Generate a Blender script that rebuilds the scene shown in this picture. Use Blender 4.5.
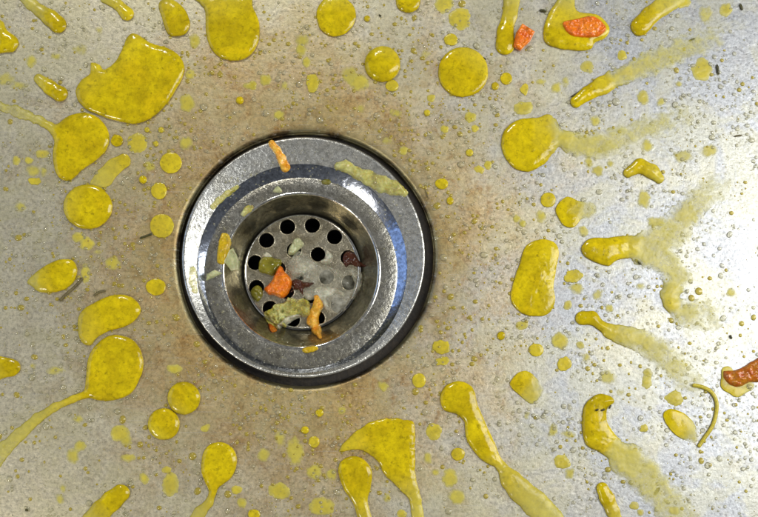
import bpy, bmesh, math, random
import numpy as np
from mathutils import Vector, geometry
from math import sin, cos, pi, radians

random.seed(7); rng = np.random.default_rng(7)
S = bpy.context.scene
for o in list(bpy.data.objects): bpy.data.objects.remove(o)
C = S.collection
MM = 0.001
U = 0.00045                       # metres on the steel per photograph pixel
W0, H0 = 758, 517
# ------------------------------------------------------------------ camera
DIST, TILT = 0.60, radians(8)
FOV = 2*math.atan(W0*U/2/DIST)
cam = bpy.data.cameras.new('camera'); co = bpy.data.objects.new('camera', cam); C.objects.link(co)
cam.sensor_fit = 'HORIZONTAL'; cam.angle = FOV; cam.clip_start = 0.01; cam.clip_end = 50
CP = np.array([0, -DIST*sin(TILT), DIST*cos(TILT)])
co.location = CP; co.rotation_euler = (TILT, 0, 0)
S.camera = co
# ------------------------------------------------------------------ light
w = bpy.data.worlds.new('World'); S.world = w; w.use_nodes = True
bgn = w.node_tree.nodes['Background']; bgn.inputs[0].default_value = (0.70, 0.70, 0.68, 1); bgn.inputs[1].default_value = 0.20
def area(name, loc, aim, size, power, col, sy=None):
    l = bpy.data.lights.new(name, 'AREA'); l.size = size; l.energy = power; l.color = col
    if sy: l.shape = 'RECTANGLE'; l.size_y = sy
    o = bpy.data.objects.new(name, l); C.objects.link(o); o.location = loc
    o.rotation_euler = (Vector(aim)-Vector(loc)).to_track_quat('-Z', 'Y').to_euler()
    return o
area('window_light', (0.66, 0.08, 0.46), (0.18, 0, 0), 0.26, 6.2, (0.98, 0.99, 0.99), 1.0)
area('warm_lamp', (-0.50, -0.40, 0.55), (-0.05, 0, 0), 0.12, 1.75, (1.0, 0.94, 0.83))
area('sky_light', (-0.78, 0.08, 0.33), (0, 0, 0), 0.6, 1.1, (0.34, 0.55, 1.0))
area('overhead_fill', (-0.22, 0.74, 0.80), (0, 0, 0), 0.09, 2.3, (1.0, 0.98, 0.94))  # added overhead fill, placed so its reflection stays out of frame
S.view_settings.view_transform = 'Standard'; S.view_settings.look = 'None'
S.view_settings.exposure = 0.33; S.view_settings.gamma = 1
S.view_settings.use_curve_mapping = False
S.render.engine = 'CYCLES'
S.cycles.transparent_max_bounces = 12

# ------------------------------------------------------------------ geometry helpers
ct, st = cos(TILT), sin(TILT)
def unproj(px, py, z):
    """point of the plane z seen at a photograph pixel"""
    px = np.asarray(px, float); py = np.asarray(py, float)
    k = 2*math.tan(FOV/2)/W0
    dx = (px-W0/2)*k; dy = -(py-H0/2)*k
    vx = dx; vy = dy*ct+st; vz = dy*st-ct
    t = (z-CP[2])/vz
    return CP[0]+vx*t, CP[1]+vy*t
def circle(cx, cy, r, zmm):
    z = zmm*MM
    x, y = unproj(cx, cy, z); x2, _ = unproj(cx+r, cy, z); x1, _ = unproj(cx-r, cy, z)
    return float(x), float(y), float(x2-x1)/2, z
HOLE = circle(305.5, 257.2, 128.6, 0)
RINGS = [circle(*a) for a in [
    (303.5,256,121.0,-5), (303.5,256,121.6,-1.2), (303.5,256,121.2,-0.5), (303.5,256.1,120.2,-0.15), (303.5,256.3,118.6,-0.35),
    (302.2,266.2,107.0,-2.1), (301.9,267.3,105.4,-2.35), (301.8,267.6,104.5,-2.8),
    (300.9,272.2,97.6,-5.3), (300.8,272.5,96.6,-5.6), (300.8,272.3,95.2,-5.3), (301,270.3,79.7,-6.3), (301,270,77.9,-6.0), (301,270,76.9,-6.3),
    (301,270,76.2,-7.2), (301.4,270.8,66,-17), (301.8,271,60.2,-22.4), (302,271.1,58.9,-23.4)]]
ZP = -22.0*MM
PLATE = circle(302, 271.2, 57.4, -22.0)
def floor_z(x, y):
    d = np.hypot(x-HOLE[0], y-HOLE[1])-HOLE[2]
    t = np.clip(1-d/0.022, 0, 1)
    e = np.clip(1-d/0.0022, 0, 1)
    return -0.0011*t*t - 0.0022*(1-np.sqrt(np.clip(1-e*e, 0, 1)))
def drain_z(x, y):
    x = np.asarray(x, float); y = np.asarray(y, float)
    z = floor_z(x, y)
    s = [R[2]-np.hypot(x-R[0], y-R[1]) for R in RINGS]
    z = np.where((s[1] > -0.0029), RINGS[2][3], z)
    for i in range(1, len(RINGS)-1):
        a, b = s[i], s[i+1]
        t = np.clip(a/np.maximum(a-b, 1e-7), 0, 1)
        z = np.where((a > 0) & (b <= 0), RINGS[i][3]*(1-t)+RINGS[i+1][3]*t, z)
    sp = PLATE[2]-np.hypot(x-PLATE[0], y-PLATE[1])
    z = np.where(sp > -0.0006, np.maximum(z, ZP), z)
    z = np.where(s[-1] > 0, ZP, z)
    return z
def surf(px, py, f):
    z = np.zeros(np.shape(px))
    for _ in range(6):
        x, y = unproj(px, py, z); z = 0.4*z+0.6*f(x, y)
    x, y = unproj(px, py, z)
    return x, y, f(x, y)

def mkobj(name, verts, faces, mat, parent=None, smooth=True):
    me = bpy.data.meshes.new(name); me.from_pydata([tuple(v) for v in verts], [], [tuple(f) for f in faces]); me.update()
    if smooth: me.polygons.foreach_set('use_smooth', [True]*len(me.polygons))
    if mat: me.materials.append(mat)
    o = bpy.data.objects.new(name, me); C.objects.link(o)
    if parent: o.parent = parent
    return o
def tag(o, label, cat, group=None, kind=None):
    if label: o['label'] = label
    if cat: o['category'] = cat
    if group: o['group'] = group
    if kind: o['kind'] = kind
    return o
def origin_to(o, loc):
    me = o.data; v = Vector(loc)
    for q in me.vertices: q.co -= v
    o.location = v
def revolve(name, rings, mat, parent, N=256):
    vs, fs = [], []
    for (cx, cy, r, z) in rings:
        for k in range(N):
            a = 2*pi*k/N; vs.append((cx+r*cos(a), cy+r*sin(a), z))
    for i in range(len(rings)-1):
        for k in range(N):
            k2 = (k+1) % N
            fs.append((i*N+k, i*N+k2, (i+1)*N+k2, (i+1)*N+k))
    return mkobj(name, vs, [f[::-1] for f in fs], mat, parent)

# value noise on pixel coordinates
_nt = rng.random((256, 256))
def vnoise(x, y, s, seed=0):
    x = np.asarray(x)/s+seed*17.3+1000; y = np.asarray(y)/s+seed*9.7+1000
    xi = np.floor(x).astype(int); yi = np.floor(y).astype(int); fx = x-xi; fy = y-yi
    fx = fx*fx*(3-2*fx); fy = fy*fy*(3-2*fy)
    g = lambda i, j: _nt[(xi+i) % 256, (yi+j) % 256]
    return (g(0,0)*(1-fx)+g(1,0)*fx)*(1-fy)+(g(0,1)*(1-fx)+g(1,1)*fx)*fy
def fbm(x, y, s, seed=0): return (vnoise(x,y,s,seed)*0.55+vnoise(x,y,s/2.1,seed+3)*0.3+vnoise(x,y,s/4.3,seed+5)*0.15)-0.5

def catmull(P, n=6):
    P = np.array(P, float); out = []; m = len(P)
    for i in range(m):
        a, b, c, d = P[i-1], P[i], P[(i+1) % m], P[(i+2) % m]
        for k in range(n):
            t = k/n
            out.append(0.5*((2*b)+(c-a)*t+(2*a-5*b+4*c-d)*t*t+(3*b-a-3*c+d)*t**3))
    return np.array(out)
def sd_poly(X, Y, P):
    d = np.full(X.shape, 1e9); inside = np.zeros(X.shape, bool); m = len(P)
    for i in range(m):
        ax, ay = P[i]; bx, by = P[(i+1) % m]
        ex, ey = bx-ax, by-ay; L = ex*ex+ey*ey+1e-12
        t = np.clip(((X-ax)*ex+(Y-ay)*ey)/L, 0, 1)
        d = np.minimum(d, (X-ax-ex*t)**2+(Y-ay-ey*t)**2)
        if ay != by:
            c = ((ay > Y) != (by > Y)) & (X < ex*(Y-ay)/(ey if ey else 1e-9)+ax)
            inside ^= c
    d = np.sqrt(d); return np.where(inside, d, -d)
def sd_chain(X, Y, Q):
    best = np.full(X.shape, -1e9)
    if len(Q) == 1: Q = [Q[0], Q[0]]
    for a, b in zip(Q[:-1], Q[1:]):
        ex, ey = b[0]-a[0], b[1]-a[1]; L = ex*ex+ey*ey+1e-9
        t = np.clip(((X-a[0])*ex+(Y-a[1])*ey)/L, 0, 1)
        s = (a[2]*(1-t)+b[2]*t)-np.hypot(X-a[0]-ex*t, Y-a[1]-ey*t)
        k = 2.5; h = np.clip(0.5+0.5*(s-best)/k, 0, 1); best = np.where(best < -1e8, s, best*(1-h)+s*h+k*h*(1-h))
    return best

def blob(name, mat, poly=None, chain=None, ell=None, hmm=1.0, edge=4.0, film=None, wob=0.5, wobs=9, step=None,
         base=floor_z, lump=0.0, lumps=5, closed=False, bottom=0.3, lift=0.03, tiltv=(0,0), seed=None, parent=None, straight=False, fade=0.0, fray=0.0, under=0.0, flow=0.0):
    """a drop, puddle or scrap as a height field over its outline, standing on the surface `base`"""
    seed = rng.integers(1, 200) if seed is None else seed
    pts = []
    if poly: pts += [(p[0], p[1], 0) for p in poly]
    if chain: pts += [(p[0]-s*p[2], p[1]-s*p[2], 0) for p in chain for s in (-1, 1)]
    if ell: pts += [(ell[0]-ell[2], ell[1]-ell[3], 0), (ell[0]+ell[2], ell[1]+ell[3], 0)]
    pts = np.array(pts); x0, y0 = pts[:,0].min()-4, pts[:,1].min()-4; x1, y1 = pts[:,0].max()+4, pts[:,1].max()+4
    size = max(x1-x0, y1-y0)
    step = step or (0.8 if size < 30 else 1.0)
    nx = int((x1-x0)/step)+2; ny = int((y1-y0)/step)+2
    X, Y = np.meshgrid(x0+np.arange(nx)*step, y0+np.arange(ny)*step)
    def field(X, Y):
        f = np.full(X.shape, -1e9)
        if poly: f = np.maximum(f, sd_poly(X, Y, np.array(poly, float) if straight else catmull(poly)))
        if chain:
            g = sd_chain(X, Y, [(c[0], c[1], c[2]*(1.5 if len(c) > 3 and c[3] < .5 and fade else 1)) for c in chain])
            if poly:
                k = 3.0; h = np.clip(0.5+0.5*(g-f)/k, 0, 1); f = f*(1-h)+g*h+k*h*(1-h)
            else: f = g
        if ell:
            q = np.hypot((X-ell[0])/ell[2], (Y-ell[1])/ell[3]); f = np.maximum(f, (1-q)*min(ell[2], ell[3]))
        n = fbm(X, Y, wobs, seed)*2*wob
        if fray: n = n+fray*filmrough(X, Y)
        return f+n
    # film thickness controls
    fc = []
    if chain: fc += [(c[0], c[1], c[3] if len(c) > 3 else (film if isinstance(film, float) else 1.0)) for c in chain]
    if isinstance(film, list): fc += film
    elif poly or ell:
        P = poly or [(ell[0], ell[1])]
        cx = sum(p[0] for p in P)/len(P); cy = sum(p[1] for p in P)/len(P)
        fc += [(cx, cy, film or 1.0)]+[((p[0]+cx)/2, (p[1]+cy)/2, film or 1.0) for p in P[::2]]
    fc = fc or [(0, 0, film or 1.0)]
    def filmv(X, Y):
        wsum = np.zeros(X.shape); v = np.zeros(X.shape)
        for a in fc:
            ww = 1/(((X-a[0])**2+(Y-a[1])**2)**1.5+2); wsum += ww; v += ww*a[2]
        return v/wsum
    def filmrough(X, Y): return (1-filmv(X, Y))*fbm(X, Y, 6, seed+9)*14
    F = field(X, Y)
    e = 0.25; GX = (field(X+e, Y)-field(X-e, Y))/(2*e); GY = (field(X, Y+e)-field(X, Y-e))/(2*e)
    G2 = np.maximum(GX**2+GY**2, 0.3)
    ins = F > 0
    cell = (ins[:-1,:-1].astype(int)+ins[1:,:-1]+ins[:-1,1:]+ins[1:,1:]) > 0
    out = ~ins
    mv = np.clip(-F/G2, 0, 1.6*step)
    X = np.where(out, X+GX*mv, X); Y = np.where(out, Y+GY*mv, Y); 
    D = np.where(out, 0, F)
    fv = filmv(X, Y)
    t = np.clip(D/edge, 0, 1); prof = np.sqrt(np.clip(1-(1-t)**2, 0, 1))
    uc = under*MM*np.clip((fv-.6)/.3, 0, 1)
    H = hmm*MM*prof*(0.25+0.75*np.clip(fv, 0, 1))
    if lump: H = H*(1+lump*(2.4*fbm(X, Y, lumps, seed+2)+0.5-1.6*abs(fbm(X, Y, lumps*1.5, seed+6)))*np.clip(D/2, 0, 1))
    cxp, cyp = (x0+x1)/2, (y0+y1)/2
    H = H*(1+tiltv[0]*(X-cxp)/size+tiltv[1]*(Y-cyp)/size)
    H = np.maximum(H, 0)+uc*(1-prof)
    if flow:
        ox, oy = cxp-305, cyp-257; ol = math.hypot(ox, oy); tt = ((X-cxp)*ox+(Y-cyp)*oy)/ol/size*2
        fv = fv*(1-flow*np.clip(tt+.15, 0, 1))
    bx, by, bz = surf(X, Y, base)
    if under: ux, uy, uz = surf(X+GX*1.3, Y+GY*1.3, base)
    idx = -np.ones(X.shape, int); vs = []; att = []; fs = []
    js, is_ = np.where(cell)
    def vid(j, i):
        if idx[j, i] < 0:
            idx[j, i] = len(vs); vs.append((bx[j,i], by[j,i], bz[j,i]+lift*MM+H[j,i])); 
            a = fv[j,i]
            if fade: lw = min(1, max(0, (0.8-fv[j,i])/0.35)); a *= 1-lw*(1-min(1, D[j,i]/fade))
            att.append(a)
        return idx[j, i]
    for j, i in zip(js, is_):
        fs.append((vid(j+1,i), vid(j+1,i+1), vid(j,i+1), vid(j,i)))
    if under:
        n = len(vs); cnt = {}
        for f in fs:
            for a, b in zip(f, f[1:]+f[:1]): cnt[(a, b)] = 1
        inv = {idx[j,i]: (j,i) for j in range(idx.shape[0]) for i in range(idx.shape[1]) if idx[j,i] >= 0}
        be = [(a, b) for (a, b) in cnt if (b, a) not in cnt]; new = {}
        for q in {q for e_ in be for q in e_}:
            new[q] = len(vs); j, i = inv[q]; vs.append((ux[j,i], uy[j,i], uz[j,i]+.00001)); att.append(att[q])
        fs += [(b, a, new[a], new[b]) for (a, b) in be]
    if closed:
        n = len(vs); cnt = {}
        for f in fs:
            for a, b in zip(f, f[1:]+f[:1]): cnt[(a, b)] = cnt.get((a, b), 0)+1
        inv = {idx[j,i]: (j,i) for j in range(idx.shape[0]) for i in range(idx.shape[1]) if idx[j,i] >= 0}
        vs += [(bx[inv[q]], by[inv[q]], bz[inv[q]]+(lift-bottom)*MM) for q in range(n)]
        att += att[:]
        side = [(b, a, a+n, b+n) for (a, b) in list(cnt) if (b, a) not in cnt]
        fs = fs+[tuple(q+n for q in f[::-1]) for f in fs]+side
    o = mkobj(name, vs, fs, mat, parent)
    at = o.data.attributes.new('film', 'FLOAT', 'POINT'); at.data.foreach_set('value', np.array(att, np.float32))
    if parent is None:
        v = np.array(vs); origin_to(o, (v[:,0].mean(), v[:,1].mean(), v[:,2].min()))
    return o

# ------------------------------------------------------------------ materials
class NT:
    def __init__(s, name):
        s.m = bpy.data.materials.new(name); s.m.use_nodes = True; s.t = s.m.node_tree; s.n = s.t.nodes; s.p = s.n['Principled BSDF']; s.out = s.n['Material Output']
        s.tc = s.n.new('ShaderNodeTexCoord'); s.geo = s.n.new('ShaderNodeNewGeometry')
    def pos(s): return s.geo.outputs['Position']
    def L(s, a, b): s.t.links.new(a, b)
    def noise(s, scale, detail=3, rough=0.55, dist=0, off=None):
        n = s.n.new('ShaderNodeTexNoise'); n.inputs['Scale'].default_value = scale; n.inputs['Detail'].default_value = detail
        n.inputs['Roughness'].default_value = rough; n.inputs['Distortion'].default_value = dist
        v = s.pos()
        if off: 
            m = s.n.new('ShaderNodeVectorMath'); m.operation = 'ADD'; s.L(v, m.inputs[0]); m.inputs[1].default_value = off; v = m.outputs[0]
        s.L(v, n.inputs['Vector']); return n.outputs['Fac']
    def ramp(s, fac, stops):
        r = s.n.new('ShaderNodeValToRGB'); e = r.color_ramp.elements
        while len(e) < len(stops): e.new(0.5)
        for q, (p, c) in zip(e, stops):
            q.position = p; q.color = (c, c, c, 1) if isinstance(c, (int, float)) else (*c, 1)
        s.L(fac, r.inputs[0]); return r.outputs[0]
    def mix(s, f, a, b, mode='MIX'):
        m = s.n.new('ShaderNodeMix'); m.data_type = 'RGBA'; m.blend_type = mode
        for sock, v in ((m.inputs[0], f), (m.inputs[6], a), (m.inputs[7], b)):
            if hasattr(v, 'links'): s.L(v, sock)
            elif isinstance(v, (int, float)): sock.default_value = v
            else: sock.default_value = (*v, 1)
        return m.outputs[2]
    def math(s, op, a, b=0.0, clamp=False):
        m = s.n.new('ShaderNodeMath'); m.operation = op; m.use_clamp = clamp
        for sock, v in ((m.inputs[0], a), (m.inputs[1], b)):
            if hasattr(v, 'links'): s.L(v, sock)
            else: sock.default_value = v
        return m.outputs[0]
    def bump(s, h, strength, dist, prev=None):
        b = s.n.new('ShaderNodeBump'); b.inputs['Strength'].default_value = strength; b.inputs['Distance'].default_value = dist
        s.L(h, b.inputs['Height'])
        if prev: s.L(prev, b.inputs['Normal'])
        return b.outputs[0]
    def set(s, k, v):
        if hasattr(v, 'links'): s.L(v, s.p.inputs[k])
        else: s.p.inputs[k].default_value = (*v, 1) if isinstance(v, tuple) and len(v) == 3 else v
    def transp(s, fac):
        """fac = how solid"""
        t = s.n.new('ShaderNodeBsdfTransparent'); m = s.n.new('ShaderNodeMixShader')
        if hasattr(fac, 'links'): s.L(fac, m.inputs[0])
        else: m.inputs[0].default_value = fac
        s.L(t.outputs[0], m.inputs[1]); s.L(s.p.outputs[0], m.inputs[2]); s.L(m.outputs[0], s.out.inputs[0])
    def attr(s, name):
        a = s.n.new('ShaderNodeAttribute'); a.attribute_name = name; return a.outputs['Fac']

def steel_floor():
    s = NT('stained_steel')
    d = s.n.new('ShaderNodeVectorMath'); d.operation = 'DISTANCE'; s.L(s.pos(), d.inputs[0]); d.inputs[1].default_value = (HOLE[0], HOLE[1], 0)
    dist = d.outputs['Value']
    big = s.noise(16, 5, 0.6); mid = s.noise(75, 5, 0.65, 0.4, (3, 1, 0)); fine = s.noise(640, 5, 0.8); vf = s.noise(1500, 3, 0.75, 0, (1, 2, 0))
    # general limescale/tea film: warm on the left, thinning to bare steel on the right
    sx = s.n.new('ShaderNodeSeparateXYZ'); s.L(s.pos(), sx.inputs[0])
    right = s.math('MULTIPLY_ADD', sx.outputs[0], 3.8); 
    rt = s.n[-1] if False else None
    m = [n for n in s.n if n.type == 'MATH'][-1]; m.inputs[2].default_value = 0.02
    right = s.math('ADD', right, s.math('MULTIPLY', s.math('SUBTRACT', big, 0.5), 1.3))
    right = s.ramp(right, [(0.0, 0.0), (0.5, 1.0)])
    base = s.mix(right, (0.60, 0.55, 0.40), (0.41, 0.42, 0.43))
    # brown stain ring around the drain, ragged
    q = s.math('DIVIDE', s.math('SUBTRACT', dist, HOLE[2]), 0.07)
    q = s.math('ADD', q, s.math('MULTIPLY', s.math('SUBTRACT', mid, 0.5), 1.1))
    q = s.math('ADD', q, s.math('MULTIPLY', s.math('SUBTRACT', big, 0.5), 1.6))
    ring = s.ramp(q, [(0.0, 0.8), (0.35, 0.55), (1.0, 0.0)])
    ring = s.math('MULTIPLY', ring, s.ramp(right, [(0.0, 1.0), (0.6, 0.4)]))
    base = s.mix(ring, base, (0.54, 0.345, 0.10))
    # darker orange deposits
    dep = s.math('MULTIPLY', s.ramp(s.noise(170, 5, 0.7, 0.6, (7, 3, 0)), [(0.52, 0), (0.68, 1)]), s.ramp(q, [(0.1, 0.9), (0.9, 0.1)]))
    base = s.mix(dep, base, (0.36, 0.19, 0.05))
    edge = s.ramp(s.math('DIVIDE', s.math('SUBTRACT', dist, HOLE[2]), 0.004), [(0.0, 1.0), (0.22, 0.9), (0.5, 0.35), (1.0, 0.0)])
    base = s.mix(edge, base, (0.03, 0.02, 0.01))  # shade painted near-black where the floor rolls into the hole
    grain = s.ramp(fine, [(0.34, 0.58), (0.5, 1.0), (0.66, 1.3)])
    base = s.mix(1.0, base, grain, 'MULTIPLY')
    pit = s.ramp(s.noise(900, 2, 0.5, 0, (5, 5, 0)), [(0.28, 0.55), (0.36, 1.0)])
    base = s.mix(0.7, base, pit, 'MULTIPLY')
    chalk = s.ramp(s.noise(330, 5, 0.75, 0.3, (9, 4, 0)), [(0.58, 0), (0.72, 0.5)])
    base = s.mix(chalk, base, (0.62, 0.60, 0.54))
    # thin dried yellow-grey film with its own ragged patches and tide lines
    film = s.noise(34, 6, 0.7, 0.8, (11, 2, 0))
    base = s.mix(s.ramp(film, [(0.45, 0), (0.56, 0.3), (0.75, 0.15)]), base, (0.56, 0.52, 0.27))
    tide = s.ramp(s.noise(48, 4, 0.6, 1.2, (2, 9, 0)), [(0.485, 0), (0.5, 0.45), (0.515, 0)])
    base = s.mix(s.math('MULTIPLY', tide, s.ramp(q, [(0.0, 1), (1.0, 0.15)])), base, (0.26, 0.17, 0.06))
    mp = s.n.new('ShaderNodeMapping'); mp.inputs['Rotation'].default_value = (0, 0, 0.6); mp.inputs['Scale'].default_value = (40, 2400, 40); s.L(s.pos(), mp.inputs[0])
    sc = s.n.new('ShaderNodeTexNoise'); sc.inputs['Scale'].default_value = 1; sc.inputs['Detail'].default_value = 2; s.L(mp.outputs[0], sc.inputs[0])
    base = s.mix(s.ramp(sc.outputs['Fac'], [(0.62, 0), (0.72, 0.35)]), base, (0.62, 0.60, 0.55))
    s.set('Base Color', base)
    s.set('Metallic', 0.8)
    s.set('Roughness', s.ramp(mid, [(0.3, 0.34), (0.7, 0.44)]))
    b = s.bump(fine, 0.22, 0.0004); b = s.bump(vf, 0.3, 0.00012, b); b = s.bump(mid, 0.15, 0.0008, b); b = s.bump(s.noise(260, 3, 0.6, 0.3, (4, 4, 0)), 0.14, 0.0005, b)
    s.set('Normal', b)
    return s.m
def cast_steel(name, col=(0.42, 0.42, 0.41), rough=(0.28, 0.5), bumps=0.7, metallic=0.85, dirt=0.5):
    s = NT(name)
    f = s.noise(560, 4, 0.7); m = s.noise(120, 4, 0.6, 0.5)
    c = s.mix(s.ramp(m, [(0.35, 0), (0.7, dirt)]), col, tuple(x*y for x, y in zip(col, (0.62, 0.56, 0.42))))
    c = s.mix(1.0, c, s.ramp(f, [(0.33, 0.5), (0.5, 1.0), (0.68, 1.6)]), 'MULTIPLY')
    s.set('Base Color', c); s.set('Metallic', metallic); s.set('Roughness', s.ramp(f, [(0.3, rough[1]), (0.7, rough[0])]))
    s.set('Normal', s.bump(m, 0.3, 0.0008, s.bump(f, bumps*0.6, 0.0004)))
    return s.m
def bead(name, c, tint, lo=.18, hi=.8):
    s = NT(name); s.set('Base Color', c); s.set('Roughness', .1)
    lw = s.n.new('ShaderNodeLayerWeight'); lw.inputs[0].default_value = .5
    t = s.n.new('ShaderNodeBsdfTransparent'); t.inputs[0].default_value = (*tint, 1)
    m = s.n.new('ShaderNodeMixShader'); s.L(s.ramp(lw.outputs['Facing'], [(0.25, lo), (0.8, hi)]), m.inputs[0]); s.L(t.outputs[0], m.inputs[1]); s.L(s.p.outputs[0], m.inputs[2])
    g = s.n.new('ShaderNodeBsdfGlossy'); g.inputs['Roughness'].default_value = .06
    fr = s.n.new('ShaderNodeFresnel'); fr.inputs[0].default_value = 1.4
    m2 = s.n.new('ShaderNodeMixShader'); s.L(fr.outputs[0], m2.inputs[0]); s.L(m.outputs[0], m2.inputs[1]); s.L(g.outputs[0], m2.inputs[2]); s.L(m2.outputs[0], s.out.inputs[0])
    return s.m
def liquid():
    s = NT('yellow_liquid')
    a = s.attr('film')
    f = s.noise(600, 4, 0.7); m = s.noise(160, 4, 0.6, 0.3); b = s.noise(60, 3, 0.6, 0.4)
    c = s.mix(s.ramp(m, [(0.3, 0), (0.72, 1)]), (0.43, 0.325, 0.002), (0.66, 0.51, 0.004))
    c = s.mix(s.ramp(b, [(0.42, 0), (0.62, 0.6)]), c, (0.36, 0.255, 0.002)); c = s.mix(s.ramp(s.noise(90, 4, 0.65, 0.5, (6, 6, 0)), [(0.52, 0), (0.68, 0.5)]), c, (0.70, 0.50, 0.004))
    c = s.mix(s.ramp(s.noise(420, 4, 0.75, 0, (8, 1, 0)), [(0.56, 0), (0.66, 0.7)]), c, (0.24, 0.18, 0.002))
    c = s.mix(1.0, c, s.ramp(f, [(0.3, 0.75), (0.5, 1.0), (0.7, 1.15)]), 'MULTIPLY')
    c = s.mix(s.ramp(a, [(0.15, 0.85), (0.95, 0.0)]), c, (0.62, 0.58, 0.15))
    s.set('Base Color', c); s.set('Roughness', s.ramp(a, [(0.3, 0.35), (0.9, 0.13)])); s.set('IOR', 1.38)
    s.set('Subsurface Weight', 0.0)
    s.set('Normal', s.bump(b, 0.5, 0.002, s.bump(m, 0.2, 0.0006, s.bump(f, 0.2, 0.0002))))
    al = s.math('ADD', a, s.math('MULTIPLY', s.math('SUBTRACT', s.noise(260, 5, 0.7, 0.4, (2, 2, 0)), 0.5), s.ramp(a, [(0.2, 0.9), (0.9, 0.15)])))
    s.transp(s.ramp(al, [(0.0, 0.0), (0.45, 0.72), (0.85, 0.98)]))
    return s.m
def simple(name, c1, c2, rough=0.3, scale=300, solid=1.0, bump=0.4, metallic=0.0, det=4, ior=1.4, sss=0):
    s = NT(name)
    f = s.noise(scale, det, 0.65, 0.3); g = s.noise(scale*3, 3, 0.7)
    c = s.mix(s.ramp(f, [(0.35, 0), (0.65, 1)]), c1, c2)
    c = s.mix(1.0, c, s.ramp(g, [(0.3, 0.75), (0.7, 1.25)]), 'MULTIPLY')
    s.set('Base Color', c); s.set('Roughness', rough); s.set('Metallic', metallic); s.set('IOR', ior)
    s.set('Normal', s.bump(f, bump, 0.0008, s.bump(g, bump*0.6, 0.0003)))
    if sss: s.set('Subsurface Weight', sss); s.p.inputs['Subsurface Scale'].default_value = .0015; s.set('Coat Weight', 0.3); s.set('Coat Roughness', 0.05)
    if isinstance(solid, tuple) or solid < 1: s.transp(solid if not isinstance(solid, tuple) else s.ramp(f, [(0.3, solid[0]), (0.7, solid[1])]))
    return s.m
M = dict(
    floor=steel_floor(),
    flange=cast_steel('brushed_cast_steel', (0.56, 0.56, 0.53), (0.2, 0.34), 0.9, 0.85, 0.4),
    groove=cast_steel('polished_steel', (0.30, 0.33, 0.40), (0.12, 0.22), 0.12, 1.0, 0.1),
    ring=cast_steel('pitted_steel', (0.36, 0.35, 0.31), (0.18, 0.32), 1.0, 0.9, 0.6),
    lip=cast_steel('bright_steel', (0.75, 0.74, 0.70), (0.1, 0.2), 0.1, 1.0, 0.1),
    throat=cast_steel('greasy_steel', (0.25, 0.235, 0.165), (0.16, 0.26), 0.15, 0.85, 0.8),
    plate=cast_steel('plate_steel', (0.44, 0.40, 0.30), (0.18, 0.36), 1.0, 0.85, 0.8),
    gap_shade=simple('gap_shade_black', (0.012, 0.010, 0.008), (0.03, 0.022, 0.014), 0.6, 400),  # near-black standing in for the shade in the drain gap
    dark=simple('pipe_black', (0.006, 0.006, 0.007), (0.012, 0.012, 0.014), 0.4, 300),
    liquid=liquid(),
    water=bead('clear_droplet', (0.56, 0.53, 0.34), (1.0, 0.99, 0.92), .25, .6),
    amber=bead('amber_droplet', (0.50, 0.40, 0.06), (0.95, 0.88, 0.5), .5, .85),
    carrot=simple('carrot', (0.60, 0.10, 0.002), (0.74, 0.21, 0.006), 0.3, 200, 1.0, 0.2, sss=.15),
    peel=simple('orange_peel', (0.75, 0.28, 0.01), (0.80, 0.50, 0.07), 0.2, 220, (.85, 1.0), 0.3, sss=.3),
    redcarrot=simple('cooked_carrot', (0.36, 0.06, 0.004), (0.42, 0.16, 0.008), 0.14, 260, 1.0, 0.3, sss=.1),
    onion=simple('onion', (0.58, 0.54, 0.38), (0.66, 0.66, 0.52), 0.08, 160, (0.35, 0.85), 0.3, sss=.3),
    gel=simple('clear_pulp', (0.52, 0.50, 0.38), (0.66, 0.63, 0.48), 0.05, 150, (0.0, 0.55), 0.6, sss=.2),
    broth=simple('cloudy_broth', (0.42, 0.40, 0.28), (0.58, 0.56, 0.46), 0.04, 120, (.0, .62), .9),
    pale=simple('pale_green_rind', (0.42, 0.44, 0.20), (0.55, 0.56, 0.33), 0.12, 120, (0.75, 1.0), 0.2, sss=.3),
    olive=simple('olive_skin', (0.14, 0.13, 0.010), (0.24, 0.21, 0.02), 0.1, 100, (.75, 1.0), 0.2, sss=.1),
    pulp=simple('yellow_green_pulp', (0.66, 0.55, 0.008), (0.60, 0.60, 0.26), 0.08, 150, (0.2, 0.95), 0.5, sss=.3),
    darkred=simple('dark_red_skin', (0.05, 0.012, 0.008), (0.09, 0.03, 0.015), 0.08, 150, (.8, 1.0), 0.3),
    seed=simple('seed_black', (0.03, 0.03, 0.01), (0.08, 0.07, 0.02), 0.25, 500),
    twig=simple('twig_brown', (0.09, 0.07, 0.03), (0.16, 0.13, 0.05), 0.5, 500),
    strand=simple('yellow_strand', (0.40, 0.33, 0.02), (0.52, 0.42, 0.05), 0.25, 500),
    yellow=simple('yellow_rind', (0.70, 0.50, 0.01), (0.52, 0.34, 0.01), 0.1, 180, (.6, 1.0), .3, sss=.3),
)

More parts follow.
